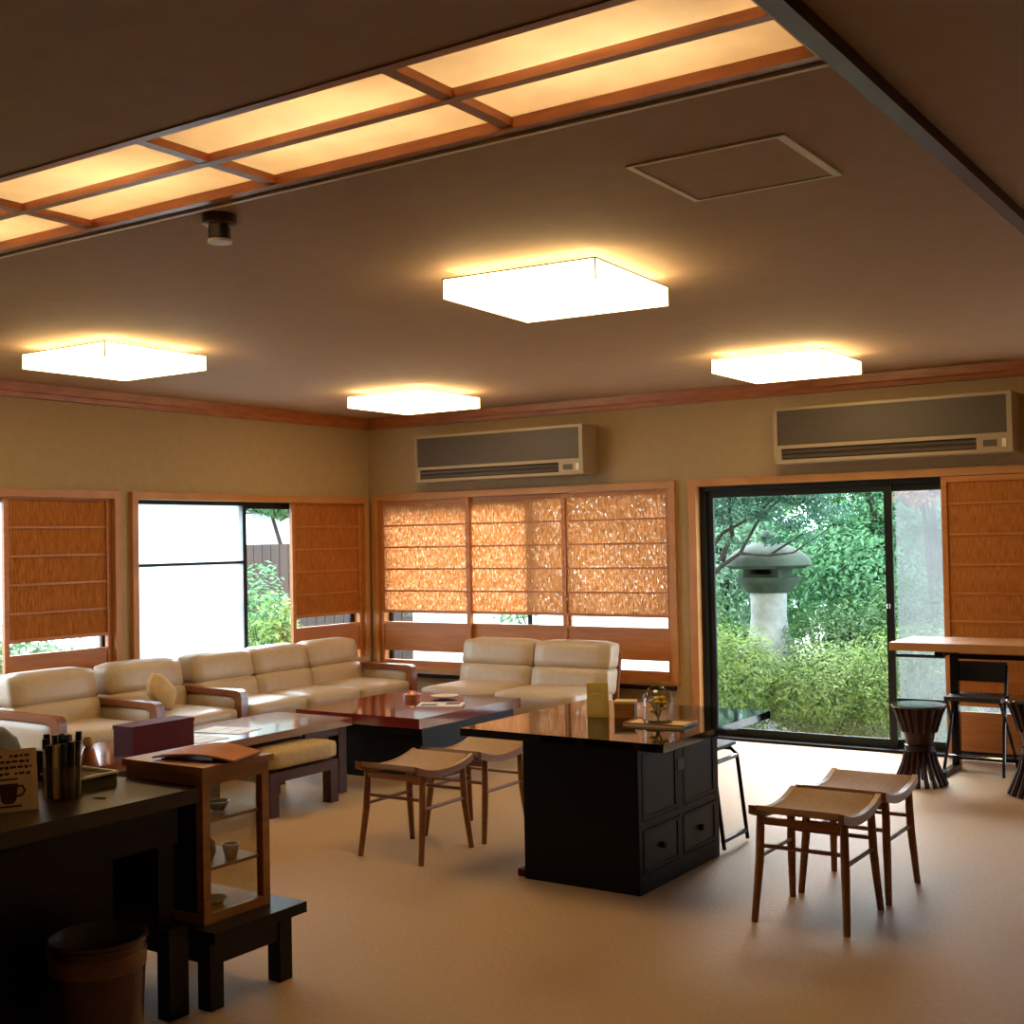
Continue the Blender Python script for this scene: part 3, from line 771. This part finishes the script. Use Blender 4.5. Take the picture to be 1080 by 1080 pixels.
lathe('head', M['tan'], fg, [(0, .092), (.014, .098), (.019, .112), (.013, .128), (0, .132)], 20)
cl_ = thing('pen_clip', 'tiny bright metal clip at the foot of the pen holder on the desk', 'clip', (3.80, -5.735, zd), .4)
boxes('clip_wire', M['chrome'], cl_, [(-.02, .02, -.006, -.003, 0, .003), (-.02, .02, .003, .006, 0, .003), (.017, .02, -.003, .003, 0, .003)])

# waste bin
wb = thing('waste_bin', 'round smoky amber waste bin on the carpet in front of the desk', 'bin', (3.955, -5.87, 0))
lathe('bin_body', M['bin'], wb, [(0, 0), (.112, 0), (.118, .02), (.133, .325), (.138, .33), (.138, .338), (.130, .338), (.112, .02), (0, .015)], 40)
lathe('bin_band', M['binlight'], wb, [(.1305, .255), (.1315, .256), (.1335, .30), (.1325, .301)], 40)
lathe('bin_liner', M['vent'], wb, [(0, .022), (.108, .024), (.1255, .33), (.129, .341), (.1245, .336), (.105, .03), (0, .028)], 40)

# ------------------------------------------------------------------ high table and drum stools at the garden door
ht = thing('high_table', 'long honey wood table by the garden door with black steel legs', 'table', (4.62, -.80, 0))
box('tabletop', M['framewood'], ht, 0, 2.2, 0, .50, .735, .782, .004)
for x in (.24, 1.95):
    boxes('leg', M['metal'], ht, [(x, x+.045, .40, .445, .0, .734)], .002)
    boxes('foot_bar', M['metal'], ht, [(x, x+.045, .10, .399, .0, .03), (x, x+.045, .08, .399, .70, .734)], .002)
boxes('stretcher', M['metal'], ht, [(.286, 1.949, .41, .435, .06, .085), (.286, 1.949, .41, .435, .66, .69)], .002)

def drum(label, loc, sc, group):
    r = thing('drum_stool', label, 'stool', loc, 0, group)
    lathe('seat', M['drumtop'], r, [(0, .44), (.150, .44), (.153, .446), (.150, .452), (0, .453)], 36)
    lathe('body', M['reddrum'], r, [(0, .439), (.125, .439), (.12, .40), (.088, .30), (.070, .22), (.074, .17), (.088, .135), (0, .135)], 32)
    for i in range(18):
        a = 2*PI*i/18; c_, s_ = math.cos(a), math.sin(a)
        bm = bmesh.new()
        pr = [(.076, .185), (.090, .12), (.115, .06), (.140, .002)]
        tube_bm(bm, [(q*c_, q*s_, z+.002) for q, z in pr], [.012, .0125, .013, .014], 6)
        finish('splayed_foot', bm, M['reddrum'], r, 'angle')
        bm = bmesh.new()
        pr = [(.090, .300), (.122, .40), (.140, .438)]
        tube_bm(bm, [(q*c_, q*s_, z) for q, z in pr], [.010, .010, .010], 6)
        finish('flared_slat', bm, M['reddrum'], r, 'angle')
    lathe('binding', M['darkwood'], r, [(.071, .19), (.083, .195), (.083, .225), (.071, .23)], 32)
    r.scale = (sc, sc, sc)
    return r
dr1 = drum('dark rosewood hourglass stool in front of the garden door', (4.83, -.96, 0), 1.0, 'hourglass stools')
c = copy_tree(dr1); c.location = (5.475, -.98, 0); c['label'] = 'dark rosewood hourglass stool right of the slim black metal chair'; c.scale = (1.15, 1.15, 1.15)
# folding chair between the stools
fc = thing('folding_chair', 'dark slim metal chair under the high table', 'chair', (5.02, -.40, 0))
for x in (-.17, .17):
    tube('leg', M['metal'], fc, [(x*1.0, -.16, .0), (x*.9, -.05, .25), (x*.85, .10, .62)], .010, 8)
    tube('leg', M['metal'], fc, [(x*1.05, .17, .0), (x*.95, .05, .22), (x*.9, -.12, .42)], .010, 8)
box('seat', M['vent'], fc, -.16, .16, -.15, .13, .425, .45, .006)
box('backrest', M['vent'], fc, -.145, .145, .095, .115, .52, .64, .006)
tube('stretcher', M['chrome'], fc, [(-.16, -.11, .10), (.16, -.11, .10)], .006, 8)

# ------------------------------------------------------------------ garden
struct(box('garden_ground', M['soil'], None, -12, 16, .76, 22, -.45, -.35)).name = 'ground_garden'
struct(box('ground_side', M['soil'], None, -12, -.17, YN, .75, -.45, -.36))
struct(box('ground_gravel', M['gravel'], None, 3.7, 16, 1.0, 22, -.349, -.33))
struct(box('ground_step', M['stone'], None, 3.0, 6.4, .17, .75, -.35, -.06, .02))

def leafy(name, m, parent, blobs, n, size, seed, flat=.6, shell=.55):
    rn = random.Random(seed); verts = []; faces = []
    tot = sum(b[3]*b[4]*b[5] for b in blobs)
    for (cx, cy, cz, rx, ry, rz) in blobs:
        k = max(30, int(n*(rx*ry*rz)/tot))
        for _ in range(k):
            u = rn.uniform(-1, 1); a = rn.uniform(0, 2*PI); q = math.sqrt(1-u*u); rad = shell+(1-shell)*rn.random()**.6
            # lumpy outline
            rad *= 1+.10*math.sin(5*a+seed)*q+.08*math.sin(7*u+seed)
            p = Vector((cx+rx*rad*q*math.cos(a), cy+ry*rad*q*math.sin(a), cz+rz*rad*u))
            nrm = Vector((q*math.cos(a)+rn.uniform(-flat, flat), q*math.sin(a)+rn.uniform(-flat, flat), u+.5+rn.uniform(-flat, flat))).normalized()
            t = nrm.orthogonal().normalized(); ang = rn.uniform(0, 2*PI)
            t = (Matrix.Rotation(ang, 3, nrm) @ t); b = nrm.cross(t)
            s = size*rn.uniform(.6, 1.3)
            i = len(verts)
            verts += [p-t*s, p-b*s*.42+nrm*s*.1, p+t*s, p+b*s*.42+nrm*s*.1]
            faces.append((i, i+1, i+2, i+3))
    me = bpy.data.meshes.new(name); me.from_pydata([tuple(v) for v in verts], [], faces); me.materials.append(m)
    o = bpy.data.objects.new(name, me); COL.objects.link(o)
    if parent: o.parent = parent
    return o

def shrub(name, label, loc, r, h, m, n, size, seed, group=None, cat='shrub'):
    t = thing(name, label, cat, loc, 0, group)
    rn = random.Random(seed)
    bl = [(0, 0, h*.55, r, r*.8, h*.5)]
    for i in range(5):
        a = rn.uniform(0, 2*PI); bl.append((r*.6*math.cos(a), r*.5*math.sin(a), h*rn.uniform(.35, .75), r*.5, r*.5, h*.32))
    leafy('foliage', LEAF[m], t, bl, n, size, seed)
    bm = bmesh.new()
    for i in range(7):
        a = rn.uniform(0, 2*PI); q = rn.uniform(.3, .8)*r
        tube_bm(bm, [(0, 0, 0), (q*.3*math.cos(a), q*.3*math.sin(a), h*.25), (q*math.cos(a), q*math.sin(a), h*.8)], [.02, .014, .004], 6)
    finish('stems', bm, M['bark'], t)
    return t

def tree(name, label, loc, trunk_h, crown, m, n, size, seed, group=None, lean=0, tr=.07, branches=6):
    t = thing(name, label, 'tree', loc, 0, group)
    rn = random.Random(seed)
    tube('trunk', M['bark'], t, [(0, 0, 0), (lean*.3, 0, trunk_h*.4), (lean*.7, .05, trunk_h*.75), (lean, 0, trunk_h*1.2)], [tr*1.2, tr, tr*.8, tr*.3], 10)
    bm = bmesh.new()
    for (cx, cy, cz, rx, ry, rz) in crown[:branches]:
        z0 = trunk_h*rn.uniform(.5, .9)
        tube_bm(bm, [(lean*z0/trunk_h*.8, 0, z0), ((cx+lean)*.45, cy*.5, (z0+cz)*.5+.06), (cx*.8, cy*.8, cz-.02), (cx+rx*.5, cy, cz+.05)], [tr*.5, tr*.38, tr*.25, .008], 7)
    finish('branches', bm, M['bark'], t)
    leafy('foliage', LEAF[m], t, crown, n, size, seed, .7, .35)
    return t

gs = 'azalea mounds outside the garden door'
for i, (x, y, r, h, m, lab) in enumerate([
        (2.55, 1.55, .55, .98, 'azalea', 'yellow green azalea mound outside the door, nearest its left jamb'),
        (3.35, 1.75, .55, .86, 'azalea', 'yellow green azalea mound outside the middle of the garden door'),
        (4.05, 1.65, .50, 1.05, 'azalea', 'yellow green azalea mound outside next to the door mullion'),
        (1.60, 2.3, .7, 1.05, 'azalea', 'azalea mound behind and left of the stone lantern foot'),
        (2.95, 2.9, .55, 1.15, 'azalea_dark', 'dark green rounded bush right of the stone lantern shaft'),
        (3.75, 2.9, .60, 1.40, 'azalea_dark', 'dark green bush between the azaleas and the tall trees'),
        (4.55, 3.0, .40, .95, 'azalea', 'pale azalea seen low through the netted door panel')]):
    shrub('azalea_bush', lab, (x, y, -.35), r, h, m, 9000, .021, 20+i, gs)
# trees seen through the garden door
pn = thing('pine_tree', 'dark spreading pine with crooked branches reaching over the stone lantern', 'tree', (1.80, 2.15, -.35))
tube('trunk', M['bark'], pn, [(0, 0, 0), (.06, .02, .6), (-.02, .03, 1.15), (.10, .0, 1.6), (.04, .02, 2.1), (.12, 0, 2.6)], [.085, .07, .06, .05, .035, .012], 10)
for q, rd in (([(.0, .02, 1.05), (.20, .03, 1.30), (.42, .0, 1.50), (.62, -.02, 1.62), (.90, -.04, 1.60), (1.20, -.02, 1.78)], .030),
          ([(.02, .02, 1.25), (.26, -.04, 1.55), (.46, -.02, 1.80), (.70, .0, 1.92), (.98, .02, 2.12)], .026),
          ([(.42, .0, 1.55), (.52, .05, 1.78), (.50, .04, 2.05), (.58, .03, 2.45)], .026),
          ([(.62, -.02, 1.62), (.80, .0, 1.92), (1.05, .02, 2.14), (1.20, 0, 2.4)], .016),
          ([(.03, .02, 1.7), (.28, .08, 2.05), (.55, .05, 2.4)], .024),
          ([(.90, -.04, 1.60), (1.12, -.05, 1.62), (1.40, -.03, 1.80)], .014)):
    tube('branch', M['bark'], pn, q, [rd*(1-.7*i/(len(q)-1)) for i in range(len(q))], 7)
leafy('foliage', LEAF['pine'], pn, [(.55, -.05, 1.72, .16, .12, .05), (.95, -.05, 1.74, .18, .12, .06), (1.25, -.05, 1.74, .2, .12, .07), (.15, .05, 2.25, .40, .3, .16), (.62, .05, 2.30, .42, .3, .15), (1.10, .0, 2.16, .36, .3, .13), (1.38, 0, 1.96, .24, .22, .10),
     (.35, .1, 2.02, .22, .2, .09), (.85, 0, 1.94, .20, .2, .07), (.10, .05, 1.90, .2, .2, .09), (.5, .1, 2.6, .6, .4, .18), (1.1, .1, 2.55, .45, .4, .16)], 9000, .024, 41, .8, .2)
leafy('leaf_cluster', LEAF['pine'], pn, [(.45, -.10, 1.93, .24, .14, .09), (.82, -.12, 1.97, .24, .14, .09), (1.12, -.10, 1.86, .22, .14, .08), (.22, -.10, 1.70, .18, .14, .09), (.66, -.10, 2.12, .4, .2, .11), (1.25, -.1, 2.12, .3, .2, .11), (.12, -.1, 2.05, .26, .2, .12), (.95, -.1, 1.72, .12, .1, .05)], 5200, .020, 47, .8, .15)
tg = 'trees at the back of the garden'
back = [
    (-.2, 5.6, 'mid', 'leafy tree far left behind the back window screens'),
    (1.0, 4.9, 'pale', 'pale leaved tree behind the pine, left part of the garden door view'),
    (2.0, 5.6, 'mid', 'mid green tree behind the stone lantern'),
    (2.9, 4.6, 'mid', 'bright green tree right of the stone lantern'),
    (3.7, 5.3, 'pine', 'dark green tree beside the door mullion'),
    (3.3, 7.2, 'pale', 'pale tree farthest back in the garden')]
for i, (x, y, m, lab) in enumerate(back):
    rn = random.Random(60+i)
    cr = [(rn.uniform(-.5, .5), rn.uniform(-.3, .3), 1.0+.34*j+rn.uniform(-.1, .1), .8, .6, .42) for j in range(6)]
    tree('garden_tree', lab, (x, y, -.35), 1.9, cr, m, 15000, .034, 80+i, tg, tr=.06)
tree('maple_tree', 'reddish maple at the top of the netted door panel', (3.72, 3.5, -.35), 1.75,
     [(-.12, 0, 2.15, .24, .3, .16), (.2, .05, 2.30, .35, .3, .2), (-.05, 0, 2.42, .3, .3, .2)], 'maple', 3200, .035, 91, tg)
tree('garden_tree', 'thin pale shrub tree in the middle of the netted door panel', (3.75, 7.0, -.35), 1.2,
     [(.0, 0, 1.7, .6, .5, .35), (.3, .1, 1.25, .5, .5, .25)], 'pale', 1700, .06, 92, tg)
for i, x in enumerate((-.1, 2.0, 4.1), 1):
    shrub('garden_hedge', ['tall hedge at the back of the garden, far left', 'tall hedge at the back of the garden behind the screens', 'tall hedge at the back of the garden behind the lantern', 'tall hedge at the back of the garden behind the netted pane'][i], (x, 8.3, -.35), .95, 2.5, 'mid', 9000, .06, 130+i)
# low stone garden wall far behind
gw = box('garden_wall', M['stone'], None, 2.6, 9.5, 9.7, 9.95, -.35, 1.75, .02)
tag(gw, 'grey stone wall at the far end of the garden', 'wall')

# stone lantern
sl = thing('stone_lantern', 'weathered stone garden lantern with wide mossy cap', 'lantern', (2.42, 2.75, -.35))
lathe('foot', M['stone'], sl, [(0, 0), (.30, 0), (.30, .12), (.25, .18), (0, .18)], 24)
lathe('shaft', M['stone'], sl, [(0, .18), (.24, .18), (.235, .74), (.225, .80), (.185, .86), (.16, 1.05), (.17, 1.25), (0, 1.25)], 24)
lathe('platform', M['stonedark'], sl, [(0, 1.25), (.19, 1.25), (.29, 1.35), (.30, 1.39), (0, 1.39)], 24)
boxes('fire_box', M['stonedark'], sl, [(-.17, -.10, -.17, .17, 1.39, 1.51), (.10, .17, -.17, .17, 1.39, 1.51), (-.10, .10, .10, .17, 1.39, 1.51), (-.10, .10, -.17, -.10, 1.39, 1.42), (-.10, .10, -.17, -.10, 1.48, 1.51)], .01)
lathe('cap', M['stonedark'], sl, [(0, 1.51), (.34, 1.47), (.40, 1.50), (.38, 1.56), (.28, 1.64), (.14, 1.70), (0, 1.72)], 28)
lathe('finial', M['stonedark'], sl, [(0, 1.71), (.05, 1.72), (.065, 1.76), (.03, 1.81), (0, 1.82)], 16)
# left side garden: dark fence, white wall, bush
fn = thing('garden_fence', 'dark brown board fence outside the clear left window pane', 'fence', (-3.2, 2.6, -.35))
for i in range(22):
    box('fence_board', M['fence'], fn, -1.5+.14*i, -1.37+.14*i, 0, .02, 0, 1.78)
boxes('fence_rail', M['fence'], fn, [(-1.5, 1.6, .021, .06, .3, .38), (-1.5, 1.6, .021, .06, 1.4, 1.48)])
hs = thing('neighbour_house', 'pale house wall with overhanging roof behind the dark fence', 'house', (-4.5, 5.5, -.35))
box('wall', M['white'], hs, -2.5, 3.2, 0, 2.0, 0, 2.25)
prism('roof', M['stonedark'], hs, [(-.6, 2.25), (1.0, 3.0), (2.6, 2.25)], 'x', -2.8, 3.5)
shrub('garden_bush', 'bright yellow green bush outside the clear left window pane', (-1.70, .55, -.35), .34, 1.25, 'azalea', 2600, .036, 51)
shrub('garden_bush', 'mid green taller bush behind the bright bush outside the left window', (-2.45, 1.15, -.35), .40, 1.50, 'mid', 2600, .04, 52)
tree('garden_tree', 'leafy tree over the fence outside the left window', (-4.0, 3.3, -.35), 1.7,
     [(0, 0, 2.30, .6, .5, .2), (.5, 0, 2.45, .5, .4, .2), (-.6, 0, 2.40, .6, .4, .2)], 'mid', 5200, .06, 53, tg)
shrub('garden_hedge', 'green hedge seen through the gap of the screen behind the armchairs', (-1.5, -2.3, -.35), .7, 1.2, 'azalea_dark', 3000, .04, 54)
for i, (x, y, lab) in enumerate(((.5, 2.2, 'hedge seen through the gaps of the corner reed screen'), (1.1, 3.3, 'hedge seen behind the middle reed screen'))):
    shrub('garden_hedge', lab, (x, y, -.35), .7, 1.5, 'azalea_dark', 2600, .045, 57+i)

# ------------------------------------------------------------------ world and camera
w = bpy.data.worlds.new('overcast'); S.world = w; w.use_nodes = True
nt = w.node_tree; nt.nodes.clear()
o = nt.nodes.new('ShaderNodeOutputWorld'); bg = nt.nodes.new('ShaderNodeBackground')
tc = nt.nodes.new('ShaderNodeTexCoord'); sp = nt.nodes.new('ShaderNodeSeparateXYZ')
nt.links.new(tc.outputs['Generated'], sp.inputs[0])
rp = nt.nodes.new('ShaderNodeValToRGB')
rp.color_ramp.elements[0].position = .0; rp.color_ramp.elements[0].color = (.66, .83, 1.0, 1)
rp.color_ramp.elements[1].position = .6; rp.color_ramp.elements[1].color = (.80, .92, 1.0, 1)
nt.links.new(sp.outputs[2], rp.inputs[0]); nt.links.new(rp.outputs[0], bg.inputs[0])
bg.inputs[1].default_value = 10.0
sl_ = bpy.data.lights.new('sun', 'SUN'); sl_.energy = 19; sl_.angle = math.radians(45); sl_.color = (.84, .93, 1.0)
so_ = bpy.data.objects.new('sun', sl_); COL.objects.link(so_); so_.location = (-4, 10, 9)
so_.rotation_euler = Vector((.30, -.72, -.66)).to_track_quat('-Z', 'Y').to_euler()
nt.links.new(bg.outputs[0], o.inputs[0])

cam = bpy.data.cameras.new('camera'); co = bpy.data.objects.new('camera', cam); COL.objects.link(co); S.camera = co
r_ = Vector((0.8307045755, 0.5563855226, -0.0191065029)); u_ = Vector((0.028435964735, -0.008130587657, 0.999562549)); f_ = Vector((-0.555986784, 0.830884494, 0.0225754755))
mw = Matrix((( r_.x, u_.x, -f_.x, 6.909), (r_.y, u_.y, -f_.y, -8.16), (r_.z, u_.z, -f_.z, 1.42), (0, 0, 0, 1)))
co.matrix_world = mw
cam.sensor_width = 36; cam.lens = 36*1328.3/1080; cam.clip_start = .05; cam.clip_end = 200

S.view_settings.view_transform = 'Standard'; S.view_settings.look = 'None'
S.view_settings.exposure = 0; S.view_settings.gamma = 1; S.view_settings.use_curve_mapping = False
S.cycles.use_denoising = True
try: S.cycles.denoiser = 'OPENIMAGEDENOISE'
except Exception: pass
S.cycles.max_bounces = 10; S.cycles.diffuse_bounces = 5; S.cycles.glossy_bounces = 4; S.cycles.transparent_max_bounces = 16
S.cycles.sample_clamp_indirect = 8; S.cycles.caustics_reflective = False; S.cycles.caustics_refractive = False
